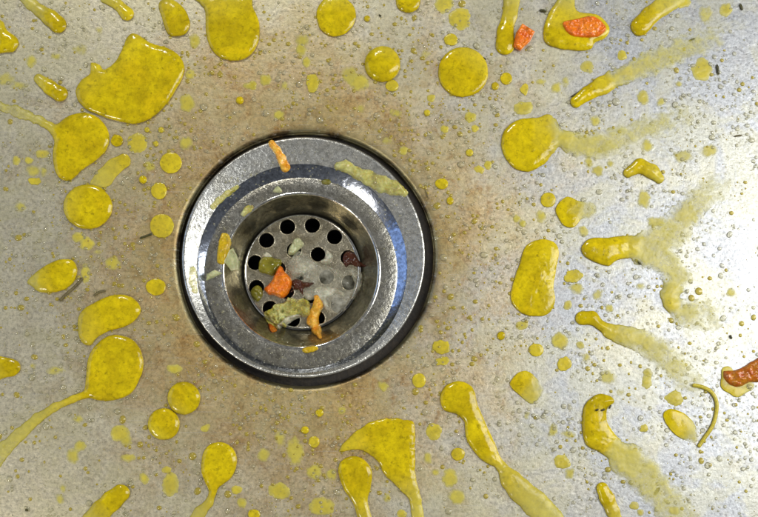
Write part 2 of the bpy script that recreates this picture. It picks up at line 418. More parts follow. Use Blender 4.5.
# ------------------------------------------------------------------ sink floor
def build_floor():
    N = 384; cx, cy, r = HOLE[:3]
    rad = [r-0.0006, r-0.0004, r-0.0001]; zz = [-0.0065, -0.0045, -0.0033]
    rr = [r+d for d in (0, .0001, .0003, .0006, .001, .0015, .0022, .0035, .005, .0075, .011, .016, .022, .035, .06, .1, .17, .28, .42)]
    vs, fs = [], []
    A = [(a, z) for a, z in zip(rad, zz)]+[(a, None) for a in rr]
    for a, z in A:
        for k in range(N):
            t = 2*pi*k/N; wv = 0.00018*(sin(3*t+1)+0.6*sin(7*t)) if a < r+.004 else 0
            x, y = cx+(a+wv)*cos(t), cy+(a+wv)*sin(t)
            vs.append((x, y, z if z is not None else float(floor_z(cx+a*cos(t), cy+a*sin(t)))))
    for i in range(len(A)-1):
        for k in range(N):
            k2 = (k+1) % N; fs.append((i*N+k, (i+1)*N+k, (i+1)*N+k2, i*N+k2))
    o = mkobj('sink_floor', vs, fs, M['floor']); o['kind'] = 'structure'
build_floor()

# ------------------------------------------------------------------ drain
drain = bpy.data.objects.new('sink_drain', None); C.objects.link(drain); 
tag(drain, 'round steel drain with stepped rings and a perforated strainer holding food scraps', 'drain')
cx, cy, r, _ = RINGS[0]
revolve('gap_shade', [(HOLE[0], HOLE[1], HOLE[2]-0.0003, -.0062), (cx, cy, r-.001, -.0058), (cx, cy, r-.006, -.0056)], M['gap_shade'], drain)  # black ring added to paint the shade between floor and flange
revolve('flange', RINGS[:7], M['flange'], drain)
revolve('step', RINGS[6:10], M['groove'], drain)
revolve('seat_ring', RINGS[9:12], M['ring'], drain)
revolve('lip', RINGS[11:15], M['lip'], drain)
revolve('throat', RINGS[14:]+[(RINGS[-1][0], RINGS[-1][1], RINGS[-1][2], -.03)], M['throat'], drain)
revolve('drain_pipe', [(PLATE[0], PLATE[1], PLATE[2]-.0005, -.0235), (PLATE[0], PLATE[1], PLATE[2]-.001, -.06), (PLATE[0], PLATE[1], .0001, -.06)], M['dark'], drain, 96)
HR = 7.7
holes_px = [(302.3+48.2*cos(radians(18+30*k)), 272.6-48.2*sin(radians(18+30*k)), HR) for k in range(12)]
holes_px += [(302.3+24.4*cos(radians(50+60*k)), 273-24.4*sin(radians(50+60*k)), HR-0.3) for k in range(6)]+[(301, 273, HR-.5)]
holes = [circle(a, b, c, -22) for a, b, c in holes_px]
def build_plate():
    pts, edges = [], []
    def loop(cx, cy, r, n):
        s = len(pts)
        for k in range(n): pts.append(Vector((cx+r*cos(2*pi*k/n), cy+r*sin(2*pi*k/n)))); edges.append((s+k, s+(k+1) % n))
    loop(PLATE[0], PLATE[1], PLATE[2]-.0007, 160)
    for h in holes: loop(h[0], h[1], h[2], 32)
    v, e, f, *_ = geometry.delaunay_2d_cdt(pts, edges, [], 1, 1e-8)
    vs = [(p.x, p.y, ZP) for p in v]; fs = []
    for t in f:
        c = sum((v[i] for i in t), Vector((0, 0)))/len(t)
        if any((c-Vector(h[:2])).length < h[2]*0.97 for h in holes): continue
        fs.append(tuple(t))
    o = mkobj('strainer_plate', vs, fs, M['plate'], drain, False)
    x, y, r = PLATE[:3]
    revolve('strainer_rim', [(x,y,r-.0008,ZP-.0001), (x,y,r-.0006,ZP+.00035), (x,y,r-.0003,ZP+.0005), (x,y,r,ZP+.00035), (x,y,r+.0001,ZP-.001)], M['lip'], o, 160)
    proto = None
    for h in holes:
        if proto is None:
            q = [(0,0,h[2]*1.11,-.00002),(0,0,h[2]*1.07,.0001),(0,0,h[2]*1.0,.00005),(0,0,h[2]*.965,-.0003),(0,0,h[2]*.96,-.0016)]
            proto = revolve('hole_rim', q, M['plate'], o, 40); r0 = h[2]; c = proto
        else:
            c = proto.copy(); C.objects.link(c); c.parent = o
        c.location = (h[0], h[1], ZP); c.scale = (h[2]/r0, h[2]/r0, 1)
build_plate()

# ------------------------------------------------------------------ large yellow puddles and drops: (short name for neighbours, full label, kwargs)
MAIN = []; SHAPES = []
def main(short, label, name='yellow_puddle', cat='puddle', **k):
    k.setdefault('hmm', 2.3); k.setdefault('edge', 9)
    k.setdefault('under', 0.55); k.setdefault('flow', 0.2); fr = k.pop('fray', 0.0)
    o = blob(name, M['liquid'], fray=fr, **k)
    tag(o, label, cat, 'large yellow puddles and drops on the steel')
    P = k.get('poly') or k.get('chain') or [k['ell']]
    SHAPES.append((k.get('poly'), k.get('chain'), k.get('ell')))
    c = k.get('cen') or (sum(p[0] for p in P)/len(P), sum(p[1] for p in P)/len(P))
    MAIN.append((short, c)); return o
main('the half drop at upper left edge', 'yellow drop cut by the left edge of the photo, just below the top left corner', poly=[(-3,22),(3,22),(8,31),(17,38),(19,45),(14,52),(5,53),(-3,51)])
main('the top left corner streak', 'slanting yellow streak in the top left corner of the photo', chain=[(20,-5,4,.4),(31,4,6,.5),(40,11,6,.65),(50,18,8,.9),(58,25,8.5,1)])
main('the lumpy streak at the top', 'lumpy narrow yellow streak at the top edge between slanting streak and oval drop', chain=[(106,-2,6,.7),(118,5,5,.75),(127,14,7,.9)])
main('the pointed oval drop', 'pointed yellow oval drop at the top edge, left of the tall tongue puddle', poly=[(159,4),(168,-1),(178,3),(186,12),(190,24),(186,34),(176,37),(168,34),(163,22)])
main('the tall tongue puddle', 'tall tongue shaped yellow puddle hanging from the top edge above the drain at left', poly=[(194,-5),(200,4),(205,12),(206,30),(209,45),(217,56),(230,61),(243,60),(253,53),(259,40),(259,22),(253,8),(246,-5)])
main('the largest ragged puddle', 'largest yellow puddle, ragged with a notch and a pointed top, upper left of the drain', wob=.8, poly=[(135.5,34),(151,43),(171.5,50),(182,60),(184,74),(177,89),(165,106),(151,119),(134,124),(113,120),(93,113),(81,105),(76,93),(81,81),(90,74),(91,63),(99.5,65),(105,70),(117,60),(127,39)])
main('the stubby upper left drop', 'short stubby yellow drop lying left of the largest ragged puddle', chain=[(39,79,5,.8),(50,88,7,.95),(60,94,8,1)])
main('the rounded triangular puddle', 'rounded triangular yellow puddle with a faint tail running to the left edge', poly=[(57,126),(70,116),(84,113),(97,117),(106,127),(110,139),(106,151),(96,161),(83,170),(72,180),(62,180),(55,170),(53,155),(55,140)], chain=[(-4,105,4,.3),(15,111,5,.3),(35,119,5,.4),(50,126,4,.7),(60,134,8,1)], fray=.5)
main('the round drop beside the drain', 'large round yellow drop directly left of the upper drain rim', name='yellow_drop', cat='drop', ell=(88,207,24.5,22.5), hmm=2.2, edge=7)
main('the egg shaped puddle', 'egg shaped yellow puddle with ragged left tip, far left of the strainer', poly=[(27,281),(41,269),(58,260),(72,260),(77.5,269.5),(74,281.5),(62,291),(41,292.5),(33,287)], film=[(30,282,.6),(60,275,1),(70,270,1),(45,280,.95)])
main('the bean shaped puddle', 'bean shaped yellow puddle lower left of the drain, above the balloon shaped one', poly=[(78,324),(82,311),(96,302),(113,295),(129,296),(140,305.5),(139,316),(127,326),(110,331),(98,337),(90,346),(81,341)])
main('the long tailed balloon puddle', 'balloon shaped yellow puddle lower left of the drain with a long thin tail', poly=[(89,357),(98,343),(113,335),(130,338),(141,350),(143.5,366),(139,381),(129,395),(110,401),(93,399),(85,393),(86,381)], chain=[(88,394,4,.95),(73,399,3.5,.8),(55,407,4,.65),(38,418,5,.6),(20,434,6,.5),(5,448,7,.42),(-6,462,8,.4)], fray=.2)
main('the half drop at lower left edge', 'yellow drop cut by the left edge, left of the balloon shaped puddle', poly=[(-4,358),(8,357.5),(18,361),(21,368),(16,375),(5,378),(-4,379)], hmm=1.8)
main('the upper touching drop', 'upper right one of two round yellow drops nearly touching, lower left of the drain', name='yellow_drop', cat='drop', ell=(184,398,16.4,16.6), hmm=2.2, edge=7, wob=.25)
main('the lower touching drop', 'lower left one of two round yellow drops nearly touching, lower left of the drain', name='yellow_drop', cat='drop', ell=(164,424,16,16), hmm=2.2, edge=7, wob=.25)
main('the curly tailed teardrop', 'yellow teardrop with tail curling to the bottom edge, below the touching drops', poly=[(202,457),(209,445),(221,442),(233,448),(237,462),(231.5,477),(219.5,487.5),(213,496),(207.5,487.5),(202,474)], chain=[(213,492,3,1),(209,503,4,.8),(200,512,6,.6),(194,521,6,.55)])
main('the stubby bottom left drop', 'stubby slanting yellow drop cut by the bottom edge at left', chain=[(121,493,9,1),(112,501,10,1),(102,510,10,.9),(92,520,10,.75)])
main('the pale slanting puddle', 'pale yellow slanting puddle between the round drop and the rounded triangular puddle', chain=[(124,161,7,.85),(114,167,8,.7),(104,178,9,.6),(96,184,6,.5)], hmm=.8)
main('the rounded square drop', 'rounded square yellow drop touching the top edge above the right half of the drain', name='yellow_drop', cat='drop', poly=[(317,10),(325,-1),(338,-4),(350,2),(356,14),(353,26),(344,35),(332,37),(321,31),(317,21)], hmm=1.6)
main('the top centre half drop', 'round yellow drop cut by the top edge right of the rounded square drop', name='yellow_drop', cat='drop', ell=(408,1,12.5,12.5), hmm=2, edge=6)
main('the domed dark rimmed drop', 'domed round yellow drop with a dark outline directly above the right part of the drain', name='yellow_drop', cat='drop', ell=(382.5,64.5,18,18), hmm=3.4, edge=11, wob=.2)
main('the big flat round drop', 'big flat round yellow drop upper right of the drain, below two small pale ones', name='yellow_drop', cat='drop', ell=(463,72.5,25,25), hmm=1.6, edge=6, wob=.5)
main('the puddle beside the carrot chip', 'narrow necked yellow puddle at the top edge with a carrot chip beside it', chain=[(512,-4,9,.6),(510,15,7,.8),(505,32,8,1),(505,45,10,1)])
main('the puddle around the carrot slice', 'yellow puddle at the top right holding an orange carrot slice', poly=[(552,8),(562,-5),(574,-5),(577,11),(597,15),(609,27),(606,38),(595,43),(590,50),(573,51),(549,46),(543,34),(547,18)], film=[(555,20,.85),(566,-4,.6),(580,45,.95),(600,30,1),(550,38,1)])
main('the slanting top right drop', 'slanting yellow drop at the top right trailing up to the top edge', chain=[(640,27,9.5,1),(650,16,9,.9),(662,7,9,.7),(678,-1,8,.55)])
main('the long tailed upper right streak', 'yellow streak with a round head and a long faint tail rising to the upper right', chain=[(576,102,6,1),(587,94,7,.98),(602,86,9,.85),(620,76,9,.5),(641,67,9,.36),(665,57,9,.3),(690,47,9,.26),(715,40,9,.16)], fray=1.0, fade=8)
main('the round puddle with smeared tail', 'large rounded yellow puddle upper right of the drain with faint smeared tail', poly=[(505,130),(518.5,120),(536,118),(549,114),(558,124),(564,137),(560,146),(551,156),(543,165),(529,172),(515,169),(505,158),(501,144)], chain=[(560,138,9,.6),(580,145,9,.4),(600,146,10,.33),(625,137,9,.28),(655,126,9,.25),(680,118,9,.16)], film=[(515,145,1),(530,160,1),(525,130,1),(545,140,.9),(540,125,.85),(558,128,.6)], fray=.8, fade=9)
main('the small arched puddle', 'small arched yellow puddle at the right, below the long smeared tail', chain=[(628,173,5,.85),(640,166,7,.95),(652,172,7,.9),(659,179,5,.8)])
main('the kidney shaped puddle', 'kidney shaped upright yellow puddle right of the drain', poly=[(512,286.6),(518.6,266),(525.4,247),(539,239.6),(553,242),(558.7,252),(556,269.5),(553.6,286.6),(554.6,302),(548,314),(532,316.5),(518.6,311),(511,300)], hmm=1.5)
main('the puddle above the kidney puddle', 'small rounded yellow puddle upper right of the kidney shaped puddle', poly=[(555.6,208),(566.6,197),(578.6,202.6),(582,214.6),(575,226.6),(565,226.6),(558,218)], chain=[(575,210,8,.7),(588,210,6,.3)], film=[(562,210,1),(570,220,1),(572,205,.9)], hmm=.9, fade=4)
main('the branching smear', 'yellow puddle at the right spreading into a wide branching faint smear', poly=[(581.4,247),(590.6,238.6),(611,237.6),(630,236),(640,240),(636,255),(618,260),(608,266),(594,262),(584,256)], chain=[(632,246,9,.75),(648,248,12,.4),(676,228,11,.35),(686,213,11,.5),(698,200,10,.3),(716,186,10,.18),(698,200,10,.3),(676,228,11,.35),(650,250,13,.36),(666,262,10,.33),(679,276,9,.4),(670,294,9,.7),(671,303,8,.8),(683,312,9,.4),(706,316,12,.2)], film=[(590,250,1),(605,250,1),(618,246,.95)], fray=.8, fade=9)
main('the pale trailing puddle', 'small yellow puddle head with a long pale trail running down to the right edge', chain=[(582,318,7,1),(592,318,6.5,.95),(600,325,4.5,.9),(610,331,7,.75),(622,335,10,.6),(640,340,11,.5),(660,352,10,.38),(674,366,10,.33),(690,384,10,.22)], fray=.7, fade=9)
main('the wedge shaped puddle', 'wedge shaped yellow puddle below and right of the kidney shaped puddle', poly=[(510,384.6),(517,373.6),(527,371),(536,378),(544,389),(533,404),(519,395)], film=[(518,382,.95),(535,395,.7),(527,376,.9),(541,390,.4)], hmm=.8, fade=4)
main('the crescent puddle', 'crescent shaped yellow puddle at lower right holding dark seeds, with a faint trail', poly=[(582,419),(585.5,403.5),(597.5,394),(611,396.6),(614,402),(607,409),(607,422),(612,430),(618,439.5),(601,449),(587,446),(583,436)], chain=[(600,440,10,.95),(615,449,11,.55),(628,461,12,.42),(643,475,13,.36),(657,490,12,.34),(670,505,12,.27),(685,520,12,.2)], film=[(590,410,1),(600,400,1),(595,430,1),(605,440,.9)], fray=.7, fade=9)
main('the oval beside the strand', 'slanting oval yellow puddle just left of the curved strand at the lower right', poly=[(662.7,415.5),(669.5,408.6),(683,412.7),(695,424),(698.7,438),(693.5,443),(680,438),(669.5,429)], film=[(668,415,1),(680,428,.85),(695,438,.5)], hmm=1.0, fade=4)
main('the comma shaped drop', 'comma shaped yellow drop reaching the bottom edge at the lower right', chain=[(602,488,6,1),(607,498,7.5,1),(613,511,6.5,.85),(617,521,6,.7)])
main('the round headed long puddle', 'long round headed yellow puddle lower right of the drain, trailing to the bottom edge', poly=[(440,398),(445.5,386),(459,381),(473,388),(478,405),(487,426),(495,443),(499,458),(495,466),(483,461),(473,450),(466,438),(464,422),(456,414),(444,410)], chain=[(495,458,5,.85),(502,467,5,.75),(510,479,10,.8),(520,490,12,.7),(535,503,13,.62),(552,519,12,.5)], film=[(455,395,1),(470,410,1),(478,435,1),(485,450,.95)], fray=.5)
main('the fan shaped puddle', 'fan shaped thin yellow puddle below the drain, draining down to the bottom edge', poly=[(339,451.5),(349.5,438),(367,424),(387,418),(409.5,420.6),(415,429),(415,453),(416,477),(420,491),(424,522),(414,522),(409.5,501),(397.5,487.5),(385.5,475.5),(377,460),(360,450)], film=[(350,445,.85),(380,430,.95),(400,440,1),(400,470,1),(412,495,.85),(418,515,.7)], hmm=1.6, wob=1.4, wobs=7)
main('the teardrop under the fan puddle', 'thick yellow teardrop tucked under the left side of the fan shaped puddle', poly=[(338.5,472),(341,461),(353,455.6),(365,460),(372,472),(371,487.5),(368,501),(372,522),(360,522),(353,503),(343,487.5)], hmm=2.0, edge=6)

# ------------------------------------------------------------------ middling spots, labelled by their nearest large neighbour
SPOTS = """117 141 6 6 .95|137 143 10 10 .72|156 144 3 3 .8|171 163 11 10.5 .85|186 143 7 7 .5|150 167 6 6 .45|240 100.5 4 4 1.2|187 103 8 9 .6|195 41 6 8 .6|190 74 5 5 .6|
31 62 6 7 .5|56 57 5 4 .45|43 154 7 5 .6|29 160 4 4 .6|16 160 4 5 .6|33 171 8 6 .4|44 171 4 5 .5|161 130 3 3 .8|147 130 2.6 2.6 .8|250 86 6 3.5 .6|82 49 8 6 .3|99 30 4 6 .35|5 80 10 7 .35|19 85 8 5 .35|
444 4 9 9 .62|460 19 11 11 .68|451 40 7 6 .8|495 86.5 4 4 .9|506 79 6 6 .9|350 75 10 9 .42|359 83 10 9 .55|392 86 6.5 6 .8|302 40 6 7 .5|301 50 6 6 .55|313 83 7 9 .75|306 62 4.5 4.5 .6|367 19 3 3 .9|265 80 5.5 6 .6|253 85 4 4 .7|285 86 4 3.5 .5|
279 115 6 5 .5|396 113 6 4 .5|360 108 7 4 .35|427 113 3.4 3.4 .8|470 118 5.5 6 .65|475 129 3 4 .7|444 129 4 4 .7|469.5 153 3.8 3.8 .8|403 151 4 4 .6|387 141 4.5 4 .5|431 99 4 4 .7|425 54 5 4 .45|480 170 5 4 .7|488 165 4 4 .7|
683 3 7 6 .65|726 10 6 7 .6|706 15 8 10 .3|702 70 10 11 .62|525 89 4.5 5 .75|523 108 9 6.5 .65|587 67.5 7 6 .6|622 55.5 5.5 5.5 .7|643 98 6.5 7 .55|596 121 6 6 .5|565.5 82 4 5 .5|541 82 5 3.5 .55|556 88 6 6 .5|661 102 5 4 .5|678 84 5 4 .5|647 146 6 7 .5|683 156 11 7 .38|709 151 10 7 .45|589 163 5 5 .4|597.5 171 6 6 .5|611 164 4 4 .5|
159 191 8 8.5 .82|143 180 4 4 1.1|162 226 12 12 .8|35 181 7 4 .75|20.5 207 6 5 .4|86 275 5 9 .6|112.5 262.6 7 7 .55|156 287 10 8.5 .9|
55 370 11 4.5 .5|32 366 4 3 .5|120 433 9 8 .6|126 440 7 6 .55|80 446 7 6 .55|73 456 7 8 .48|63 488 4 6 .45|60 499 5 6 .4|144 478 5 5.5 .6|170.5 484 8 12 .62|167 470 4 4 .7|128.6 458 7 4 .6|175 369 8 5 .6|205 428 5 4 .65|237 490 6 4.5 .7|242 503 5 5 .6|254 514 6 5 .9|78 419 5 4 .5|
434 431 8 9 .72|458 454 7 6.5 .85|450 478 8 9 .55|457 497 9 8 .48|419 380.5 7 7.5 .8|442 347 9 7 .78|443 361 7 5 .75|314 442 5.5 6 .8|319.6 412.7 4 4 .9|305 430 4 4 .9|295 451 9 15 .5|280 440 6 10 .4|279 491 11 8 .65|322 506 13 9 .62|314 472 8 8 .5|331 474 6 6 .5|264 455 6 7 .5|387 498 4 5 .55|402 514 5 5 .7|435 472 5 4 .5|428 458 4 6 .5|383 386 5 4.5 .6|341 410 4.5 4 .55|548 200 7.5 7.5 .85|541 217 5 6 .55|516 219 4 4 .6|522 223 4 4 .6|
573 277 9 7 .75|577 289 8 6 .5|598 295 6.5 6 .38|567.6 305 4.5 4.5 .6|609 308 4.5 4.5 .5|640 286 5 4 .5|731 293 5 5 .5|501 336 4 4.5 1|522 325 6 5 .6|560 341 8 9 .58|536 350 7.5 6.5 .8|580 345 4 4 .6|564 364 7 6.5 .75|644 199 7 9 .5|657 221 10 6 .45|583 231 5 5.5 .55|608 377 9 7 .4|674.7 398 8.5 7 .68|644 428 4.5 4 .7|648 373 5 5 .6|647 382 5 7 .65|568 434 7 5 .4|553 430 6 7 .42|526 416 4 4 .5|587 357 4.5 4 .55|622 392 5 3 .5|674 510 6 5 .5|562 462 8.5 7 .7|570 473 5 6 .5|634 506 4 3.5 .65|640 512 4 4 .6|441.5 184 6.5 5.5 .9|450 201 3.5 4 .9|78 237 6 5 .6|87 244 8 7 .6|96 252 4.5 3.5 .45|604 150 6 5 .35|86 266 4 3 .4""".replace('\n', '').split('|')
spots = [tuple(float(q) for q in s.split()) for s in SPOTS]
DIRS = ['right of', 'upper right of', 'above', 'upper left of', 'left of', 'lower left of', 'below', 'lower right of']
DRN = [('the drain', (305, 256))]
pend = {}
for (x, y, a, b, f) in spots:
    best = min(MAIN, key=lambda m: math.hypot(m[1][0]-x, m[1][1]-y))
    dx, dy = x-best[1][0], y-best[1][1]
    ang = int(round(math.atan2(-dy, dx)/(pi/4))) % 8
    sz = 'tiny' if max(a, b) < 4.2 else 'small' if max(a, b) < 7.6 else 'broad'
    shp = 'round' if abs(a-b) < 1.2 else ('upright' if b > a else 'flat')
    kind = 'bright yellow drop' if f >= .8 else 'thin yellow spot' if f > .52 else 'faint yellow smudge'
    h = 1.3 if f > 1 else (0.75 if f >= .8 else 0.4)
    o = blob('yellow_spot', M['liquid'], ell=(x, y, a, b), film=min(f, 1.0), hmm=h*(1.6 if max(a,b) < 4.6 and f >= .8 else 1), edge=max(2.2, min(a, b)*.6), under=.4 if f >= .75 else 0, wob=.5 if f >= .8 else 2.2, wobs=5.5, step=.8 if max(a, b) > 5 else .6,
             fade=0 if f >= .8 else 3.5, lump=.0 if f >= .8 else .3)
    pend.setdefault((sz, shp.split()[0], kind, DIRS[ang], best[0]), []).append((math.hypot(dx, dy), o))
ORD = ['nearest', 'second nearest', 'third nearest', 'fourth nearest', 'fifth nearest']
for (sz, shp, kind, d, m), L in pend.items():
    L.sort(key=lambda q: q[0])
    for k, (_, o) in enumerate(L):
        pre = (ORD[k]+' ') if len(L) > 1 else ''
        tag(o, f'{pre}{sz} {shp if len(L) == 1 else chr(0)} {kind} {d} {m}'.replace(chr(0)+' ', ''), 'spot', 'smaller yellow spots splashed over the steel')

# ------------------------------------------------------------------ small clear and amber droplets
def dome(name, mat, n=14, m=5, h=0.5):
    vs, fs = [], []
    for i in range(m):
        t = i/m*pi/2
        for k in range(n): vs.append((cos(t)*cos(2*pi*k/n), cos(t)*sin(2*pi*k/n), h*sin(t)))
    vs.append((0, 0, h))
    for i in range(m-1):
        for k in range(n): fs.append((i*n+k, i*n+(k+1) % n, (i+1)*n+(k+1) % n, (i+1)*n+k))
    for k in range(n): fs.append(((m-1)*n+k, (m-1)*n+(k+1) % n, m*n))
    return mkobj(name, vs, fs, mat)
spotgrid = [(x, y, max(a, b)) for x, y, a, b, f in spots]
def covered(x, y, r):
    if math.hypot(x-305.5, y-257) < 133: return True
    if any((x-a)**2+(y-b)**2 < (c+r)**2 for a, b, c in spotgrid): return True
    X, Y = np.array(x), np.array(y)
    for p, c, e in SHAPES:
        if p and min(q[0] for q in p)-5 < x < max(q[0] for q in p)+5 and sd_poly(X, Y, np.array(p, float)) > -r: return True
        if c and sd_chain(X, Y, [q[:3] for q in c]) > -r: return True
        if e and math.hypot(x-e[0], y-e[1]) < e[2]+r: return True
    return False
def whereis(x, y):
    best = min(MAIN, key=lambda m: math.hypot(m[1][0]-x, m[1][1]-y))
    return DIRS[int(round(math.atan2(best[1][1]-y, x-best[1][0])/(pi/4))) % 8]+' '+best[0]
protoW = dome('water_bead', M['water']); protoA = dome('water_bead', M['amber'])
placed = []
usedW = usedA = False
while len(placed) < 290:
    x, y = random.uniform(3, 755), random.uniform(3, 514)
    r = random.choice([1.6, 1.8, 2.0, 2.3, 2.7, 3.1]) if random.random() < .9 else 3.6
    if covered(x, y, r) or any((x-a)**2+(y-b)**2 < (c+r+1)**2 for a, b, c in placed): continue
    placed.append((x, y, r))
    amber = random.random() < (.35 if x < 480 else .12)
    p = protoA if amber else protoW
    if amber and not usedA: o = p; usedA = True
    elif not amber and not usedW: o = p; usedW = True
    else: o = p.copy(); C.objects.link(o)
    wx, wy = unproj(x, y, 0); wz = float(floor_z(wx, wy))
    o.location = (wx, wy, wz+.00002); s = r*U; o.scale = (s*random.uniform(.85, 1.2), s*random.uniform(.85, 1.2), s*random.uniform(.8, 1.3)); o.rotation_euler = (0, 0, random.uniform(0, 6.28))
    if amber: tag(o, 'tiny amber bead on the steel '+whereis(x, y), 'droplet', 'tiny amber beads on the steel')
    else: tag(o, 'tiny clear bead on the steel '+whereis(x, y), 'droplet', 'tiny clear beads on the steel')
def spray(name, mat, count, rmin, rmax, region, label, flat=.6, ring=None):
    vs, fs = [], []; n = 8
    got = 0
    while got < count:
        if ring:
            c0, rr0, rr1 = ring; a = random.uniform(0, 2*pi); q = random.uniform(rr0, rr1); x, y = c0[0]+q*cos(a), c0[1]+q*sin(a)
        else: x, y = random.uniform(-8, 766), random.uniform(-8, 525)
        if not ring and math.hypot(x-305.5, y-257) < 132: continue
        if region and random.random() > region(x, y): continue
        r = rmin*(rmax/rmin)**(random.random()**1.6)
        if ring: X, Y, Z = (float(t) for t in surf(np.array(x), np.array(y), drain_z))
        else: X, Y = unproj(x, y, 0); Z = float(floor_z(X, Y))
        s = len(vs); R = r*U; ex = random.uniform(.8, 1.3)
        for lv, (rr, zz) in enumerate(((1, 0), (.8, .6), (.4, .93))):
            for k in range(n): vs.append((X+R*rr*ex*cos(2*pi*k/n), Y+R*rr*sin(2*pi*k/n), Z+R*zz*flat+.00001))
        vs.append((X, Y, Z+R*flat))
        for lv in range(2):
            for k in range(n): fs.append((s+lv*n+k, s+lv*n+(k+1) % n, s+(lv+1)*n+(k+1) % n, s+(lv+1)*n+k))
        for k in range(n): fs.append((s+2*n+k, s+2*n+(k+1) % n, s+3*n))
        got += 1
    o = mkobj(name, vs, fs, mat)
    if label: tag(o, label, 'spray', kind='stuff')
    return o
clump = lambda s, seed, lo: (lambda x, y: min(1, max(.08, (float(vnoise(x, y, s, seed))-lo)*3)))
spray('water_spray', M['water'], 7500, .4, 2.4, clump(30, 4, .38), 'fine clear spray of tiny droplets over the whole steel floor')
spray('amber_spray', M['amber'], 3600, .4, 2.3, lambda x, y: clump(45, 8, .3)(x, y)*(1 if math.hypot(x-305, y-257) < 260 else .3), 'fine amber spray of countless tiny droplets, thickest around the drain')
spray('chalk_specks', M['seed'], 120, .3, .6, None, 'countless tiny black specks scattered over the steel')
o = spray('spray', M['water'], 520, .4, 1.3, None, None, ring=((302.5, 260), 80, 110)); tag(o, 'fine droplets wetting the flange and seat ring of the drain', 'spray', kind='stuff')

# ------------------------------------------------------------------ food scraps
def scrap(name, cat, label, mat, lay=drain_z, group='food scraps in and around the drain', **k):
    k.setdefault('hmm', 2.0); k.setdefault('edge', 2.5); k.setdefault('closed', True); k.setdefault('lump', .55); k.setdefault('wob', .9); k.setdefault('step', .55); k.setdefault('wobs', 6)
    o = blob(name, M[mat], base=lay, **k); tag(o, label, cat, group); return o
# carrot in the puddles
def on_puddle(x, y): return floor_z(x, y)+0.0017
scrap('carrot_chip', 'carrot piece', 'small square orange carrot chip beside the necked puddle at the top edge', 'carrot', lay=on_puddle, group='carrot pieces', tiltv=(.2,0), poly=[(513,47),(516,33),(522,24),(535,32),(530,42),(520,51)], hmm=1.4, edge=1.6, straight=True, wob=.3)
scrap('carrot_slice', 'carrot piece', 'pointed orange carrot slice lying in the yellow puddle at the top right', 'carrot', lay=on_puddle, group='carrot pieces', poly=[(563,23),(578,19),(594,17),(606,28),(598,37),(580,38),(568,34)], hmm=1.5, edge=2.0, wob=.5)
scrap('carrot_stick', 'carrot piece', 'dark reddish cooked carrot piece cut by the right edge', 'redcarrot', lay=floor_z, group='carrot pieces', poly=[(723,371),(735,370),(747,364),(764,356),(764,379),(748,383),(738,387),(727,383)], hmm=2.4, edge=5, wob=1.0, lump=.35)
main('the right edge carrot piece', 'small orange juice puddle under the carrot piece at the right edge', chain=[(727,372,6,.75),(728,384,7,.8),(737,389,7.5,.8),(749,385,6,.6)], hmm=.6, fade=3)
# on the flange
scrap('orange_peel', 'peel', 'narrow strip of orange peel lying on the top of the drain flange', 'peel', chain=[(272,144,3.4),(277,150,3.8),(281,158,4.2),(285,167,5)], hmm=1.4, edge=2.5)
scrap('onion_strip', 'vegetable strip', 'long translucent yellowish strip of pulp draped over the upper right of the flange', 'pulp', chain=[(338,166,4),(347,167,6),(358,174,6),(368,178,7.5),(381,184,8.5),(394,188,7),(404,192,4)], hmm=1.9, edge=6, lump=.45, lumps=9, wob=1.6, wobs=5)
scrap('pulp_smear', 'pulp', 'thin yellow green smear on the upper left of the flange', 'pulp', chain=[(213,207,3),(219,200,3.2),(228,193,2.6),(237,187,2)], hmm=.5, edge=2, wob=1.0)
scrap('pulp_smear', 'pulp', 'thin yellow green smear on the left side of the flange', 'pulp', chain=[(193,270,3.4),(193,281,4),(195,291,3)], hmm=.5, edge=2, wob=1.0)
scrap('rind_bit', 'rind', 'bright yellow rind on the left of the seat ring, above the pale wedge', 'yellow', poly=[(217,262),(218,248),(221,234),(228,234),(231,243),(228,256),(224,264)], hmm=1.2, edge=2)
scrap('onion_wedge', 'onion piece', 'pale green wedge hanging over the left lip of the throat', 'pale', poly=[(223,262),(229,250),(233,247),(240,262),(239,270),(231,271)], hmm=1.2, edge=2, straight=True)
scrap('onion_wedge', 'onion piece', 'small pale wedge below the yellow rind on the left seat ring', 'pale', poly=[(206,281),(207,274),(215,270),(222,273),(216,277)], hmm=1.6, edge=2, straight=True)
scrap('rind_bit', 'rind', 'small bright yellow bit on the upper left of the seat ring', 'pulp', chain=[(243,214,2.6),(248,209,3.4),(252,207,2)], hmm=1.6, edge=2)
scrap('rind_bit', 'rind', 'tiny pale flake on the top of the seat ring', 'pale', poly=[(273,192),(278,186),(282,192)], hmm=1, edge=1.5)
scrap('rind_bit', 'rind', 'small olive bit on the upper right of the seat ring', 'olive', ell=(326,182,5,2.6), hmm=.7, edge=1.5)
scrap('rind_bit', 'rind', 'yellow green bit at the bottom of the seat ring', 'yellow', poly=[(302,349),(308,347),(316,346),(318,349),(313,352),(305,353)], hmm=1.2, edge=2)
